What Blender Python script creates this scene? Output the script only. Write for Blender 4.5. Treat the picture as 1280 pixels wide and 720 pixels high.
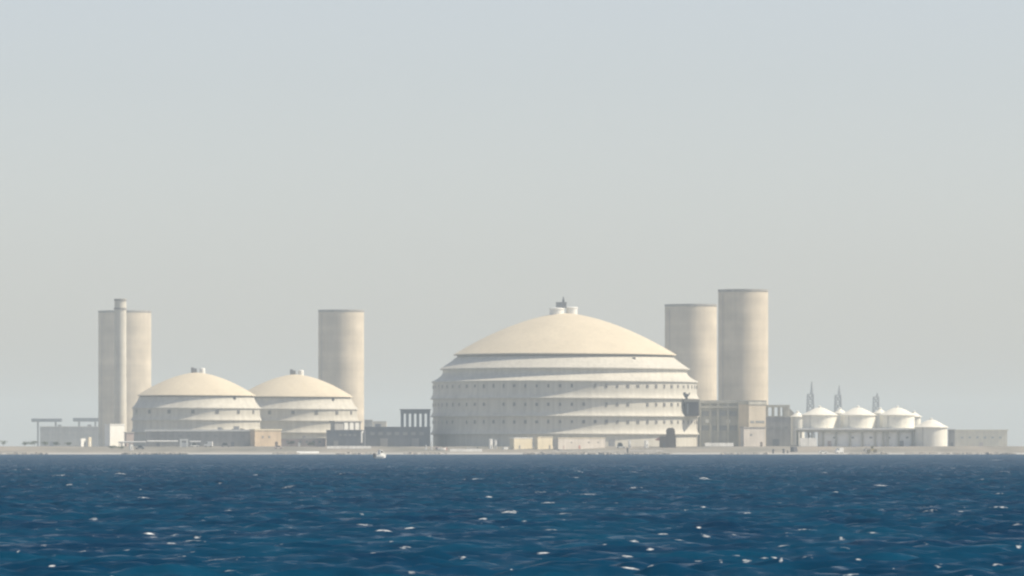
import bpy, bmesh, math, random
import numpy as np
from mathutils import Vector, Matrix

for o in list(bpy.data.objects):
    bpy.data.objects.remove(o)
SC = bpy.context.scene
COL = SC.collection
R = math.radians
PI = math.pi

# ------------------------------------------------------------------ camera
F = 7500.0          # focal length in pixels of the 1280 px wide photograph
HY = 560.5          # row of the true horizon
CZ = 3.0            # eye height above the sea
cam = bpy.data.cameras.new('camera')
cam_o = bpy.data.objects.new('camera', cam)
COL.objects.link(cam_o)
cam.sensor_width = 36.0
cam.lens = 36.0 * F / 1280.0
cam.shift_y = (HY - 360.0) / 1280.0
cam.clip_start = 1.0
cam.clip_end = 60000.0
cam_o.location = (0, 0, CZ)
cam_o.rotation_euler = (R(90), 0, 0)
SC.camera = cam_o

# ------------------------------------------------------------------ sky, sun, exposure
SUN_EL, SUN_AZ = 48.0, -5.0       # azimuth from +X, negative = towards the camera
to_sun = Vector((math.cos(R(SUN_EL)) * math.cos(R(SUN_AZ)), math.cos(R(SUN_EL)) * math.sin(R(SUN_AZ)), math.sin(R(SUN_EL))))
w = bpy.data.worlds.new('World')
SC.world = w
w.use_nodes = True
nt = w.node_tree
sky = nt.nodes.new('ShaderNodeTexSky')
sky.sky_type = 'NISHITA'
sky.sun_disc = False
sky.sun_elevation = R(SUN_EL)
sky.sun_rotation = math.atan2(to_sun.x, to_sun.y)
sky.air_density = 0.9
sky.dust_density = 0.75
sky.ozone_density = 1.0
bg = nt.nodes['Background']
bg.inputs['Strength'].default_value = 0.118
hs = nt.nodes.new('ShaderNodeHueSaturation')
hs.inputs['Saturation'].default_value = 0.56      # whitish maritime air
nt.links.new(sky.outputs[0], hs.inputs['Color'])
tn = nt.nodes.new('ShaderNodeMix'); tn.data_type = 'RGBA'; tn.blend_type = 'MULTIPLY'
tn.inputs[0].default_value = 1.0
tn.inputs[7].default_value = (1.0, 0.962, 0.975, 1)
nt.links.new(hs.outputs[0], tn.inputs[6])
nt.links.new(tn.outputs[2], bg.inputs['Color'])
sun = bpy.data.lights.new('sun', 'SUN')
sun.energy = 5.0
sun.angle = R(0.5)
sun.color = (1.0, 0.89, 0.71)
sun_o = bpy.data.objects.new('sun', sun)
COL.objects.link(sun_o)
sun_o.rotation_euler = (-to_sun).to_track_quat('-Z', 'Y').to_euler()
SC.view_settings.view_transform = 'Standard'
SC.view_settings.look = 'None'
SC.view_settings.exposure = 0.17
SC.view_settings.gamma = 1.0
SC.view_settings.use_curve_mapping = False
SC.cycles.use_denoising = True
SC.cycles.filter_width = 2.3
SC.cycles.volume_bounces = 1
SC.cycles.max_bounces = 5

HAZE_DENSITY = 1.25e-4

# ------------------------------------------------------------------ pixel <-> world
def PX(px, d): return (px - 640.0) * d / F
def PZ(py, d): return CZ - (py - HY) * d / F
def ground(d):
    pts = [(2900, -1.2), (3000, 0.0), (3030, 0.75), (3100, 2.2), (3160, 4.0), (99999, 4.0)]
    for (a, za), (b, zb) in zip(pts, pts[1:]):
        if d <= b:
            return za + (zb - za) * max(0, d - a) / (b - a)
    return 4.0

# ------------------------------------------------------------------ materials
def new_mat(name):
    m = bpy.data.materials.new(name)
    m.use_nodes = True
    return m, m.node_tree, m.node_tree.nodes['Principled BSDF']

def paint(name, col, rough=0.7, var=0.10, scale=0.25, streak=0.0, bands=0.0, metal=0.0):
    """weathered surface: blotches, vertical rain streaks and casting-lift lines"""
    m, t, b = new_mat(name)
    N, L = t.nodes, t.links
    tc = N.new('ShaderNodeTexCoord')
    n1 = N.new('ShaderNodeTexNoise'); n1.inputs['Scale'].default_value = scale; n1.inputs['Detail'].default_value = 6
    L.new(tc.outputs['Object'], n1.inputs['Vector'])
    val = n1.outputs['Fac']
    rng = N.new('ShaderNodeMapRange'); rng.inputs[1].default_value = 0.3; rng.inputs[2].default_value = 0.7
    rng.inputs[3].default_value = 1 - var; rng.inputs[4].default_value = 1 + var
    L.new(val, rng.inputs[0]); fac = rng.outputs[0]
    def mul(a, c):
        x = N.new('ShaderNodeMath'); x.operation = 'MULTIPLY'; L.new(a, x.inputs[0]); L.new(c, x.inputs[1]); return x.outputs[0]
    if streak:
        mp = N.new('ShaderNodeMapping'); mp.inputs['Scale'].default_value = (1, 1, 0.04)
        L.new(tc.outputs['Object'], mp.inputs['Vector'])
        n2 = N.new('ShaderNodeTexNoise'); n2.inputs['Scale'].default_value = 0.55; n2.inputs['Detail'].default_value = 5
        L.new(mp.outputs[0], n2.inputs['Vector'])
        r2 = N.new('ShaderNodeMapRange'); r2.inputs[1].default_value = 0.35; r2.inputs[2].default_value = 0.65
        r2.inputs[3].default_value = 1 - streak; r2.inputs[4].default_value = 1 + streak * 0.6
        L.new(n2.outputs['Fac'], r2.inputs[0]); fac = mul(fac, r2.outputs[0])
    if bands:
        mp = N.new('ShaderNodeMapping'); mp.inputs['Scale'].default_value = (0.02, 0.02, 1)
        L.new(tc.outputs['Object'], mp.inputs['Vector'])
        n3 = N.new('ShaderNodeTexNoise'); n3.inputs['Scale'].default_value = 0.13; n3.inputs['Detail'].default_value = 3
        L.new(mp.outputs[0], n3.inputs['Vector'])
        r3 = N.new('ShaderNodeMapRange'); r3.inputs[1].default_value = 0.35; r3.inputs[2].default_value = 0.65
        r3.inputs[3].default_value = 1 - bands; r3.inputs[4].default_value = 1 + bands
        L.new(n3.outputs['Fac'], r3.inputs[0]); fac = mul(fac, r3.outputs[0])
    mx = N.new('ShaderNodeMix'); mx.data_type = 'RGBA'; mx.blend_type = 'MULTIPLY'; mx.inputs[0].default_value = 1
    mx.inputs[6].default_value = (*col, 1)
    cb = N.new('ShaderNodeCombineColor')
    for i in range(3): L.new(fac, cb.inputs[i])
    L.new(cb.outputs[0], mx.inputs[7])
    L.new(mx.outputs[2], b.inputs['Base Color'])
    b.inputs['Roughness'].default_value = rough
    b.inputs['Metallic'].default_value = metal
    return m

M = {}
M['dome_cream'] = paint('cream dome coating', (0.64, 0.56, 0.42), 0.75, 0.06, 0.06, 0.06)
M['tier_white'] = paint('off white tier paint', (0.585, 0.555, 0.48), 0.75, 0.06, 0.08, 0.11)
M['gutter'] = paint('grey gutter', (0.30, 0.27, 0.23), 0.8, 0.1)
M['window'] = paint('dark window glass', (0.15, 0.15, 0.155), 0.3, 0.1)
M['frame'] = paint('window frame', (0.36, 0.33, 0.29), 0.6, 0.1)
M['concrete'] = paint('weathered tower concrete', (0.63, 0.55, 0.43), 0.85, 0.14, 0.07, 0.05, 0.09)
M['concrete_dark'] = paint('stained concrete', (0.36, 0.34, 0.31), 0.85, 0.15, 0.15, 0.15)
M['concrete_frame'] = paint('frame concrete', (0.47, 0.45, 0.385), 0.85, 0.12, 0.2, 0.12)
M['grey_wall'] = paint('grey rendered wall', (0.35, 0.34, 0.325), 0.85, 0.12, 0.15, 0.12)
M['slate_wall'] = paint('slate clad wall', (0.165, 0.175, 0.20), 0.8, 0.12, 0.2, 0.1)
M['tan_wall'] = paint('tan rendered wall', (0.60, 0.47, 0.33), 0.85, 0.10, 0.2, 0.1)
M['cream_wall'] = paint('cream rendered wall', (0.70, 0.62, 0.46), 0.85, 0.08, 0.2, 0.08)
M['pink_wall'] = paint('pinkish rendered wall', (0.52, 0.43, 0.39), 0.85, 0.10, 0.2, 0.1)
M['white'] = paint('white paint', (0.86, 0.85, 0.80), 0.5, 0.05, 0.4, 0.04)
M['tank_white'] = paint('white tank paint', (0.86, 0.83, 0.73), 0.55, 0.05, 0.2, 0.06)
M['offwhite_wall'] = paint('off white render', (0.58, 0.53, 0.47), 0.85, 0.10, 0.2, 0.1)
M['annex_shade'] = paint('plum annex shade', (0.085, 0.07, 0.08), 0.8, 0.12, 0.2, 0.1)  # shade on the annex front put into its base colour
M['chimney'] = paint('pale chimney concrete', (0.66, 0.62, 0.53), 0.85, 0.08, 0.15, 0.08, 0.06)
M['roof'] = paint('pale roof felt', (0.55, 0.52, 0.46), 0.9, 0.12, 0.2)
M['dark_metal'] = paint('dark steel', (0.09, 0.09, 0.10), 0.5, 0.15, 0.5)
M['grey_metal'] = paint('grey steel', (0.25, 0.25, 0.26), 0.5, 0.15, 0.5)
M['brown_clad'] = paint('brown cladding', (0.13, 0.10, 0.085), 0.8, 0.15, 0.3, 0.15)
M['pane_pale'] = paint('pale grey glass', (0.27, 0.275, 0.27), 0.5, 0.15)  # paler grey than the dome windows
M['barrier'] = paint('chalky barrier concrete', (0.52, 0.51, 0.48), 0.8, 0.12, 0.4, 0.1)
M['pole_white'] = paint('pale pole paint', (0.7, 0.7, 0.68), 0.5, 0.05)
M['rubber'] = paint('tyre rubber', (0.03, 0.03, 0.03), 0.8, 0.1, 3)
M['glass'] = paint('vehicle glass', (0.03, 0.035, 0.04), 0.15, 0.05)
M['yellow'] = paint('faded yellow paint', (0.62, 0.50, 0.26), 0.5, 0.08, 0.6)
M['red_paint'] = paint('faded red paint', (0.42, 0.17, 0.14), 0.6, 0.1, 0.6)
M['leaf'] = paint('dusty leaves', (0.075, 0.095, 0.05), 0.8, 0.35, 0.6)
M['bark'] = paint('bark', (0.12, 0.09, 0.07), 0.9, 0.2, 1.5)
M['rubble'] = paint('rubble stone', (0.36, 0.33, 0.29), 0.9, 0.2, 0.8)

def land_material():
    m, t, b = new_mat('sand and bare ground')
    N, L = t.nodes, t.links
    tc = N.new('ShaderNodeTexCoord')
    def noise(scale, vec_scale, det=5):
        mp = N.new('ShaderNodeMapping'); mp.inputs['Scale'].default_value = vec_scale
        L.new(tc.outputs['Object'], mp.inputs['Vector'])
        n = N.new('ShaderNodeTexNoise'); n.inputs['Scale'].default_value = scale; n.inputs['Detail'].default_value = det
        L.new(mp.outputs[0], n.inputs['Vector']); return n.outputs['Fac']
    cr = N.new('ShaderNodeValToRGB')
    e = cr.color_ramp.elements
    e[0].position = 0.30; e[0].color = (0.14, 0.135, 0.11, 1)
    e[1].position = 0.70; e[1].color = (0.32, 0.275, 0.22, 1)
    x = e.new(0.5); x.color = (0.235, 0.215, 0.18, 1)
    L.new(noise(0.030, (1, 0.25, 1)), cr.inputs['Fac'])
    # height above the water: pale wave-washed shell sand at the lip
    sp = N.new('ShaderNodeSeparateXYZ'); L.new(tc.outputs['Object'], sp.inputs[0])
    ad = N.new('ShaderNodeMath'); ad.operation = 'MULTIPLY_ADD'
    L.new(noise(0.12, (1, 0.3, 1)), ad.inputs[0]); ad.inputs[1].default_value = -0.9; L.new(sp.outputs['Z'], ad.inputs[2])
    mr = N.new('ShaderNodeMapRange'); mr.inputs[1].default_value = 0.0; mr.inputs[2].default_value = 0.7
    mr.inputs[3].default_value = 1.0; mr.inputs[4].default_value = 0.0
    L.new(ad.outputs[0], mr.inputs[0])
    mx = N.new('ShaderNodeMix'); mx.data_type = 'RGBA'
    L.new(mr.outputs[0], mx.inputs[0]); L.new(cr.outputs[0], mx.inputs[6]); mx.inputs[7].default_value = (0.40, 0.39, 0.36, 1)
    L.new(mx.outputs[2], b.inputs['Base Color'])
    b.inputs['Roughness'].default_value = 0.95
    return m

def water_material():
    m, t, b = new_mat('deep blue choppy sea')
    N, L = t.nodes, t.links
    tc = N.new('ShaderNodeTexCoord')
    geo = N.new('ShaderNodeNewGeometry')
    def noise(scale, vs, det=4, out='Color'):
        mp = N.new('ShaderNodeMapping'); mp.inputs['Scale'].default_value = vs
        L.new(tc.outputs['Object'], mp.inputs['Vector'])
        n = N.new('ShaderNodeTexNoise'); n.inputs['Scale'].default_value = scale; n.inputs['Detail'].default_value = det
        L.new(mp.outputs[0], n.inputs['Vector']); return n.outputs[out]
    def vm(op, a, bb):
        x = N.new('ShaderNodeVectorMath'); x.operation = op
        for i, v in ((0, a), (1, bb)):
            if isinstance(v, tuple): x.inputs[i].default_value = v
            else: L.new(v, x.inputs[i])
        return x.outputs[0]
    # small wavelets as a direct tilt of the normal (no screen derivatives)
    a = vm('SUBTRACT', noise(1.5, (1, 0.45, 1), 4), (0.5, 0.5, 0.5))
    a = vm('MULTIPLY', a, (0.55, 0.95, 0.0))
    c = vm('SUBTRACT', noise(0.36, (1, 0.5, 1), 3), (0.5, 0.5, 0.5))
    c = vm('MULTIPLY', c, (0.30, 0.60, 0.0))
    s = vm('ADD', a, c)
    s = vm('ADD', s, (0.0, WATER_LEAN, 0.0))
    nn = vm('NORMALIZE', vm('ADD', geo.outputs['Normal'], s), (0, 0, 0))
    L.new(nn, b.inputs['Normal'])
    # foam: breaking-crest attribute broken up by fine noise
    at = N.new('ShaderNodeAttribute'); at.attribute_name = 'foam'
    ml = N.new('ShaderNodeMath'); ml.operation = 'MULTIPLY_ADD'
    L.new(noise(6.0, (1, 1, 2.0), 5, 'Fac'), ml.inputs[0]); ml.inputs[1].default_value = 1.5; ml.inputs[2].default_value = -0.75
    ad = N.new('ShaderNodeMath'); ad.operation = 'ADD'; L.new(at.outputs['Fac'], ad.inputs[0]); L.new(ml.outputs[0], ad.inputs[1])
    mr = N.new('ShaderNodeMapRange'); mr.inputs[1].default_value = 0.36; mr.inputs[2].default_value = 1.0
    L.new(ad.outputs[0], mr.inputs[0])
    cr = N.new('ShaderNodeValToRGB')
    e = cr.color_ramp.elements
    e[0].position = 0.35; e[0].color = WATER_A
    e[1].position = 0.65; e[1].color = WATER_B
    L.new(noise(0.20, (1.0, 0.35, 1), 4, 'Fac'), cr.inputs['Fac'])  # dark patches: shade of wave groups mixed into the sea colour
    mx = N.new('ShaderNodeMix'); mx.data_type = 'RGBA'
    L.new(mr.outputs[0], mx.inputs[0]); L.new(cr.outputs[0], mx.inputs[6]); mx.inputs[7].default_value = (0.78, 0.81, 0.83, 1)
    L.new(mx.outputs[2], b.inputs['Base Color'])
    r = N.new('ShaderNodeMapRange'); r.inputs[3].default_value = 0.22; r.inputs[4].default_value = 0.9
    L.new(mr.outputs[0], r.inputs[0]); L.new(r.outputs[0], b.inputs['Roughness'])
    b.inputs['IOR'].default_value = 1.33
    b.inputs['Specular IOR Level'].default_value = 0.02
    return m

WATER_LEAN = -0.22
WATER_A = (0.0, 0.025, 0.066, 1)
WATER_B = (0.0, 0.044, 0.094, 1)
M['land'] = land_material()
M['water'] = water_material()

# ------------------------------------------------------------------ object helpers
def link(o, parent=None):
    COL.objects.link(o)
    if parent is not None: o.parent = parent
    return o

def tag(o, label=None, cat=None, group=None, kind=None):
    if label: o['label'] = label
    if cat: o['category'] = cat
    if group: o['group'] = group
    if kind or cat: o['kind'] = kind or 'thing'
    return o

def thing(name, label, cat, loc=(0, 0, 0), rz=0.0, group=None):
    o = link(bpy.data.objects.new(name, None))
    o.location = loc; o.rotation_euler = (0, 0, rz)
    return tag(o, label, cat, group)

def copy_tree(o, parent=None):
    c = o.copy(); COL.objects.link(c)
    if parent is not None: c.parent = parent
    for ch in list(o.children): copy_tree(ch, c)
    return c

class MB:
    def __init__(s): s.bm = bmesh.new()
    def box(s, x0, x1, y0, y1, z0, z1, mi=0, mat=None):
        co = [(x, y, z) for z in (z0, z1) for y in (y0, y1) for x in (x0, x1)]
        v = [s.bm.verts.new(mat @ Vector(c) if mat else c) for c in co]
        for f in ((0, 2, 3, 1), (4, 5, 7, 6), (0, 1, 5, 4), (2, 6, 7, 3), (0, 4, 6, 2), (1, 3, 7, 5)):
            s.bm.faces.new([v[i] for i in f]).material_index = mi
        return s
    def lathe(s, prof, segs=96, x=0, y=0, mi=0):
        rings = []
        for r, z in prof:
            if r < 1e-6: rings.append([s.bm.verts.new((x, y, z))])
            else: rings.append([s.bm.verts.new((x + r * math.cos(2 * PI * k / segs), y + r * math.sin(2 * PI * k / segs), z)) for k in range(segs)])
        for a, b in zip(rings, rings[1:]):
            for k in range(segs):
                k2 = (k + 1) % segs
                if len(a) == 1 and len(b) == 1: continue
                if len(a) == 1: f = (a[0], b[k], b[k2])
                elif len(b) == 1: f = (a[k], b[0], a[k2])
                else: f = (a[k], b[k], b[k2], a[k2])
                s.bm.faces.new(f).material_index = mi
        return s
    def bar(s, p, q, r, sides=6, r2=None, mi=0):
        p, q = Vector(p), Vector(q); d = (q - p)
        u = d.orthogonal().normalized(); v = d.normalized().cross(u)
        r2 = r if r2 is None else r2
        A = [s.bm.verts.new(p + (u * math.cos(2 * PI * k / sides) + v * math.sin(2 * PI * k / sides)) * r) for k in range(sides)]
        B = [s.bm.verts.new(q + (u * math.cos(2 * PI * k / sides) + v * math.sin(2 * PI * k / sides)) * r2) for k in range(sides)]
        for k in range(sides):
            s.bm.faces.new((A[k], A[(k + 1) % sides], B[(k + 1) % sides], B[k])).material_index = mi
        s.bm.faces.new(A[::-1]).material_index = mi; s.bm.faces.new(B).material_index = mi
        return s
    def prism(s, outline, y0, y1, mi=0):
        """outline in x,z extruded along y"""
        a = [s.bm.verts.new((x, y0, z)) for x, z in outline]
        b = [s.bm.verts.new((x, y1, z)) for x, z in outline]
        n = len(a)
        s.bm.faces.new(a).material_index = mi; s.bm.faces.new(b[::-1]).material_index = mi
        for k in range(n):
            s.bm.faces.new((a[k], b[k], b[(k + 1) % n], a[(k + 1) % n])).material_index = mi
        return s
    def build(s, name, mats, parent=None, loc=(0, 0, 0), rz=0, smooth=False, fix=True):
        if fix: bmesh.ops.recalc_face_normals(s.bm, faces=s.bm.faces)
        if smooth:
            for f in s.bm.faces: f.smooth = True
            for e in s.bm.edges:
                if len(e.link_faces) == 2 and e.calc_face_angle(0) > R(24): e.smooth = False
        me = bpy.data.meshes.new(name)
        s.bm.to_mesh(me); s.bm.free()
        for mt in (mats if isinstance(mats, (list, tuple)) else [mats]): me.materials.append(mt)
        o = bpy.data.objects.new(name, me)
        o.location = loc; o.rotation_euler = (0, 0, rz)
        return link(o, parent)

# ------------------------------------------------------------------ sea
def build_sea():
    rng = np.random.default_rng(11)
    ys = [-4000, -800, -100, 60, 100, 122]
    y = 128.0
    while y < 3030:
        ys.append(y)
        y += 0.32 if y < 600 else min(9.0, 0.32 * (y / 600.0) ** 2.3)
    ys += [3060, 3200, 3600, 5000, 12000]
    ys = np.array(ys)
    ncol = 600
    u = np.linspace(-1, 1, ncol)
    half = np.clip(ys, 124, 3100) * (640.0 / F) * 1.30
    X = half[:, None] * u[None, :]
    ext = np.array([1.15, 1.8, 5.0])
    outer = half[:, None] * ext[None, :]
    far = np.full((len(ys), 1), 5500.0)
    X = np.concatenate([-far, -outer[:, ::-1], X, outer, far], axis=1)
    Y = np.repeat(ys[:, None], X.shape[1], axis=1).astype(float)
    dy = np.gradient(ys)[:, None]
    dx = (2 * half / ncol)[:, None]
    Z = np.zeros_like(X); DY = np.zeros_like(X); DX = np.zeros_like(X)
    edge = np.ones_like(X); edge[:, :4] = 0; edge[:, -4:] = 0
    edge *= ((Y > 127) & (Y < 3010))
    X32, Y32 = X, Y
    # gusts: patches of rougher water
    gust = 1.0 + 0.45 * np.sin(X / 14 + 1.3 * np.sin(Y / 37)) * np.sin(Y / 28 + 0.7 * np.sin(X / 19 + 2))
    nw = 110
    lam = 0.6 * (3.6 / 0.6) ** rng.random(nw)
    ang = rng.normal(0.25, 0.8, nw)
    ph = rng.random(nw) * 2 * PI
    for l, a, p in zip(lam, ang, ph):
        k = 2 * PI / l
        kx, ky = k * math.sin(a), -k * math.cos(a)
        amp = WAVE_STEEP / k * 1.0
        fade = np.clip(l / (3.0 * np.maximum(dy, dx)) - 0.6, 0, 1)
        th = kx * X32 + ky * Y32 + p
        g = amp * fade * gust * edge
        Z += g * np.cos(th)
        DX -= g * 0.7 * kx / k * np.sin(th)
        DY -= g * 0.7 * ky / k * np.sin(th)
    # breaking crests
    foam = np.zeros_like(X)
    n = 680
    c = 0
    for i in range(n * 3):
        if c >= n: break
        py = 575 + 165 * rng.random()
        d = CZ * F / (py - HY)
        px = 640 + (rng.random() - 0.5) * 1280 * 1.25
        if d < 133 or d > 2300: continue
        c += 1
        cx, cy = PX(px, d), d
        s = d / F
        size = float(np.exp(rng.normal(-0.25, 0.6)))
        wx = min(14.0 * s, max(2.8 * s, 8.0 * s * size))
        wy = max(0.38, 0.35 * wx)
        hh = min(0.28, 1.5 * s * size ** 0.6)
        i0, i1 = np.searchsorted(ys, [cy - 4 * wy, cy + 4 * wy])
        j = np.abs(X[(i0 + i1) // 2] - cx) < 4 * wx
        jj = np.where(j)[0]
        if i1 <= i0 or len(jj) == 0: continue
        sl = (slice(i0, i1), slice(jj[0], jj[-1] + 1))
        bend = 0.25 * wy * np.sin((X[sl] - cx) / wx * 1.4 + rng.random() * 6)
        gx = (X[sl] - cx) / wx; gy = (Y[sl] - cy + bend) / wy
        g = np.exp(-(np.abs(gx) ** 3) - np.where(gy < 0, gy ** 2 * 2.6, gy ** 2 * 0.8))
        Z[sl] += g * hh
        front = np.exp(-(np.abs(gx) ** 3) - ((gy + 0.30) ** 2) * 3.0)
        foam[sl] = np.maximum(foam[sl], front * (0.38 + 0.62 * rng.random()))
    X = X + DX; Y = Y + DY
    nr, nc = X.shape
    co = np.stack([X, Y, Z], -1).reshape(-1, 3).astype(np.float32)
    idx = np.arange(nr * nc).reshape(nr, nc)
    q = np.stack([idx[:-1, :-1], idx[:-1, 1:], idx[1:, 1:], idx[1:, :-1]], -1).reshape(-1, 4)
    me = bpy.data.meshes.new('sea')
    me.vertices.add(len(co)); me.vertices.foreach_set('co', co.ravel())
    me.loops.add(q.size); me.loops.foreach_set('vertex_index', q.ravel().astype(np.int32))
    me.polygons.add(len(q)); me.polygons.foreach_set('loop_start', (np.arange(len(q)) * 4).astype(np.int32))
    me.update(calc_edges=True)
    me.polygons.foreach_set('use_smooth', np.ones(len(q), dtype=bool))
    at = me.attributes.new('foam', 'FLOAT', 'POINT'); at.data.foreach_set('value', foam.reshape(-1).astype(np.float32))
    me.materials.append(M['water'])
    o = link(bpy.data.objects.new('sea', me))
    tag(o, 'deep blue choppy sea with scattered whitecaps', 'sea', kind='structure')
    return float(Z.min())
WAVE_STEEP = 0.040
build_sea()

# ------------------------------------------------------------------ land
def build_land():
    ys = [2900, 2960, 2985, 2995, 3000, 3005, 3012, 3020, 3030, 3045, 3060, 3080, 3100, 3120, 3140, 3160, 3200, 3260, 3340, 3450, 3600, 3900, 4500, 6000, 8500, 11900]
    xs = [-5400, -3000, -1500, -900, -600] + [i * 6.0 - 420 for i in range(141)] + [600, 900, 1500, 3000, 5400]
    rnd = random.Random(5)
    bm = bmesh.new()
    grid = []
    for y in ys:
        row = []
        for x in xs:
            z = ground(y)
            if y > 3000: z += (rnd.random() - 0.5) * min(0.35, (y - 3000) * 0.006)
            yy = y
            if 2985 < y < 3100: yy += 3.5 * math.sin(x / 37) + 2.5 * math.sin(x / 13 + 1)
            if y > 3400 : z += 1.2 * math.sin(x / 260 + y / 900) * min(1, (y - 3400) / 600)
            row.append(bm.verts.new((x, yy, z)))
        grid.append(row)
    for a, b in zip(grid, grid[1:]):
        for k in range(len(xs) - 1):
            f = bm.faces.new((a[k], a[k + 1], b[k + 1], b[k])); f.smooth = True
    me = bpy.data.meshes.new('land'); bm.to_mesh(me); bm.free()
    me.materials.append(M['land'])
    tag(link(bpy.data.objects.new('land', me)), 'flat sandy shore and plain behind the sea', 'land', kind='structure')
build_land()

# ------------------------------------------------------------------ haze
def build_haze():
    me = bpy.data.meshes.new('haze')
    bm = bmesh.new()
    x0, x1, y0, y1, z0, z1 = -5700, 5700, -4300, 12400, -2.4, 98
    v = [bm.verts.new((x, y, z)) for z in (z0, z1) for y in (y0, y1) for x in (x0, x1)]
    for f in ((0, 2, 3, 1), (4, 5, 7, 6), (0, 1, 5, 4), (2, 6, 7, 3), (0, 4, 6, 2), (1, 3, 7, 5)):
        bm.faces.new([v[i] for i in f])
    bm.to_mesh(me); bm.free()
    m = bpy.data.materials.new('sea haze'); m.use_nodes = True
    t = m.node_tree; t.nodes.clear()
    out = t.nodes.new('ShaderNodeOutputMaterial'); v = t.nodes.new('ShaderNodeVolumePrincipled')
    v.inputs['Color'].default_value = HAZE_COLOR
    v.inputs['Density'].default_value = HAZE_DENSITY
    v.inputs['Anisotropy'].default_value = 0.0
    t.links.new(v.outputs[0], out.inputs['Volume'])
    me.materials.append(m)
    o = link(bpy.data.objects.new('haze', me))
    tag(o, 'pale sea haze filling the air', 'haze', kind='stuff')
HAZE_COLOR = (0.78, 0.89, 0.95, 1)
build_haze()

# ------------------------------------------------------------------ big dome
def flare(r0, r1, z0, z1, n=7, p=2.2):
    """concave skirt from (r0, z0) down and out to (r1, z1)"""
    return [(r0 + (r1 - r0) * (i / n) ** p, z0 + (z1 - z0) * i / n) for i in range(n + 1)]

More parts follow.
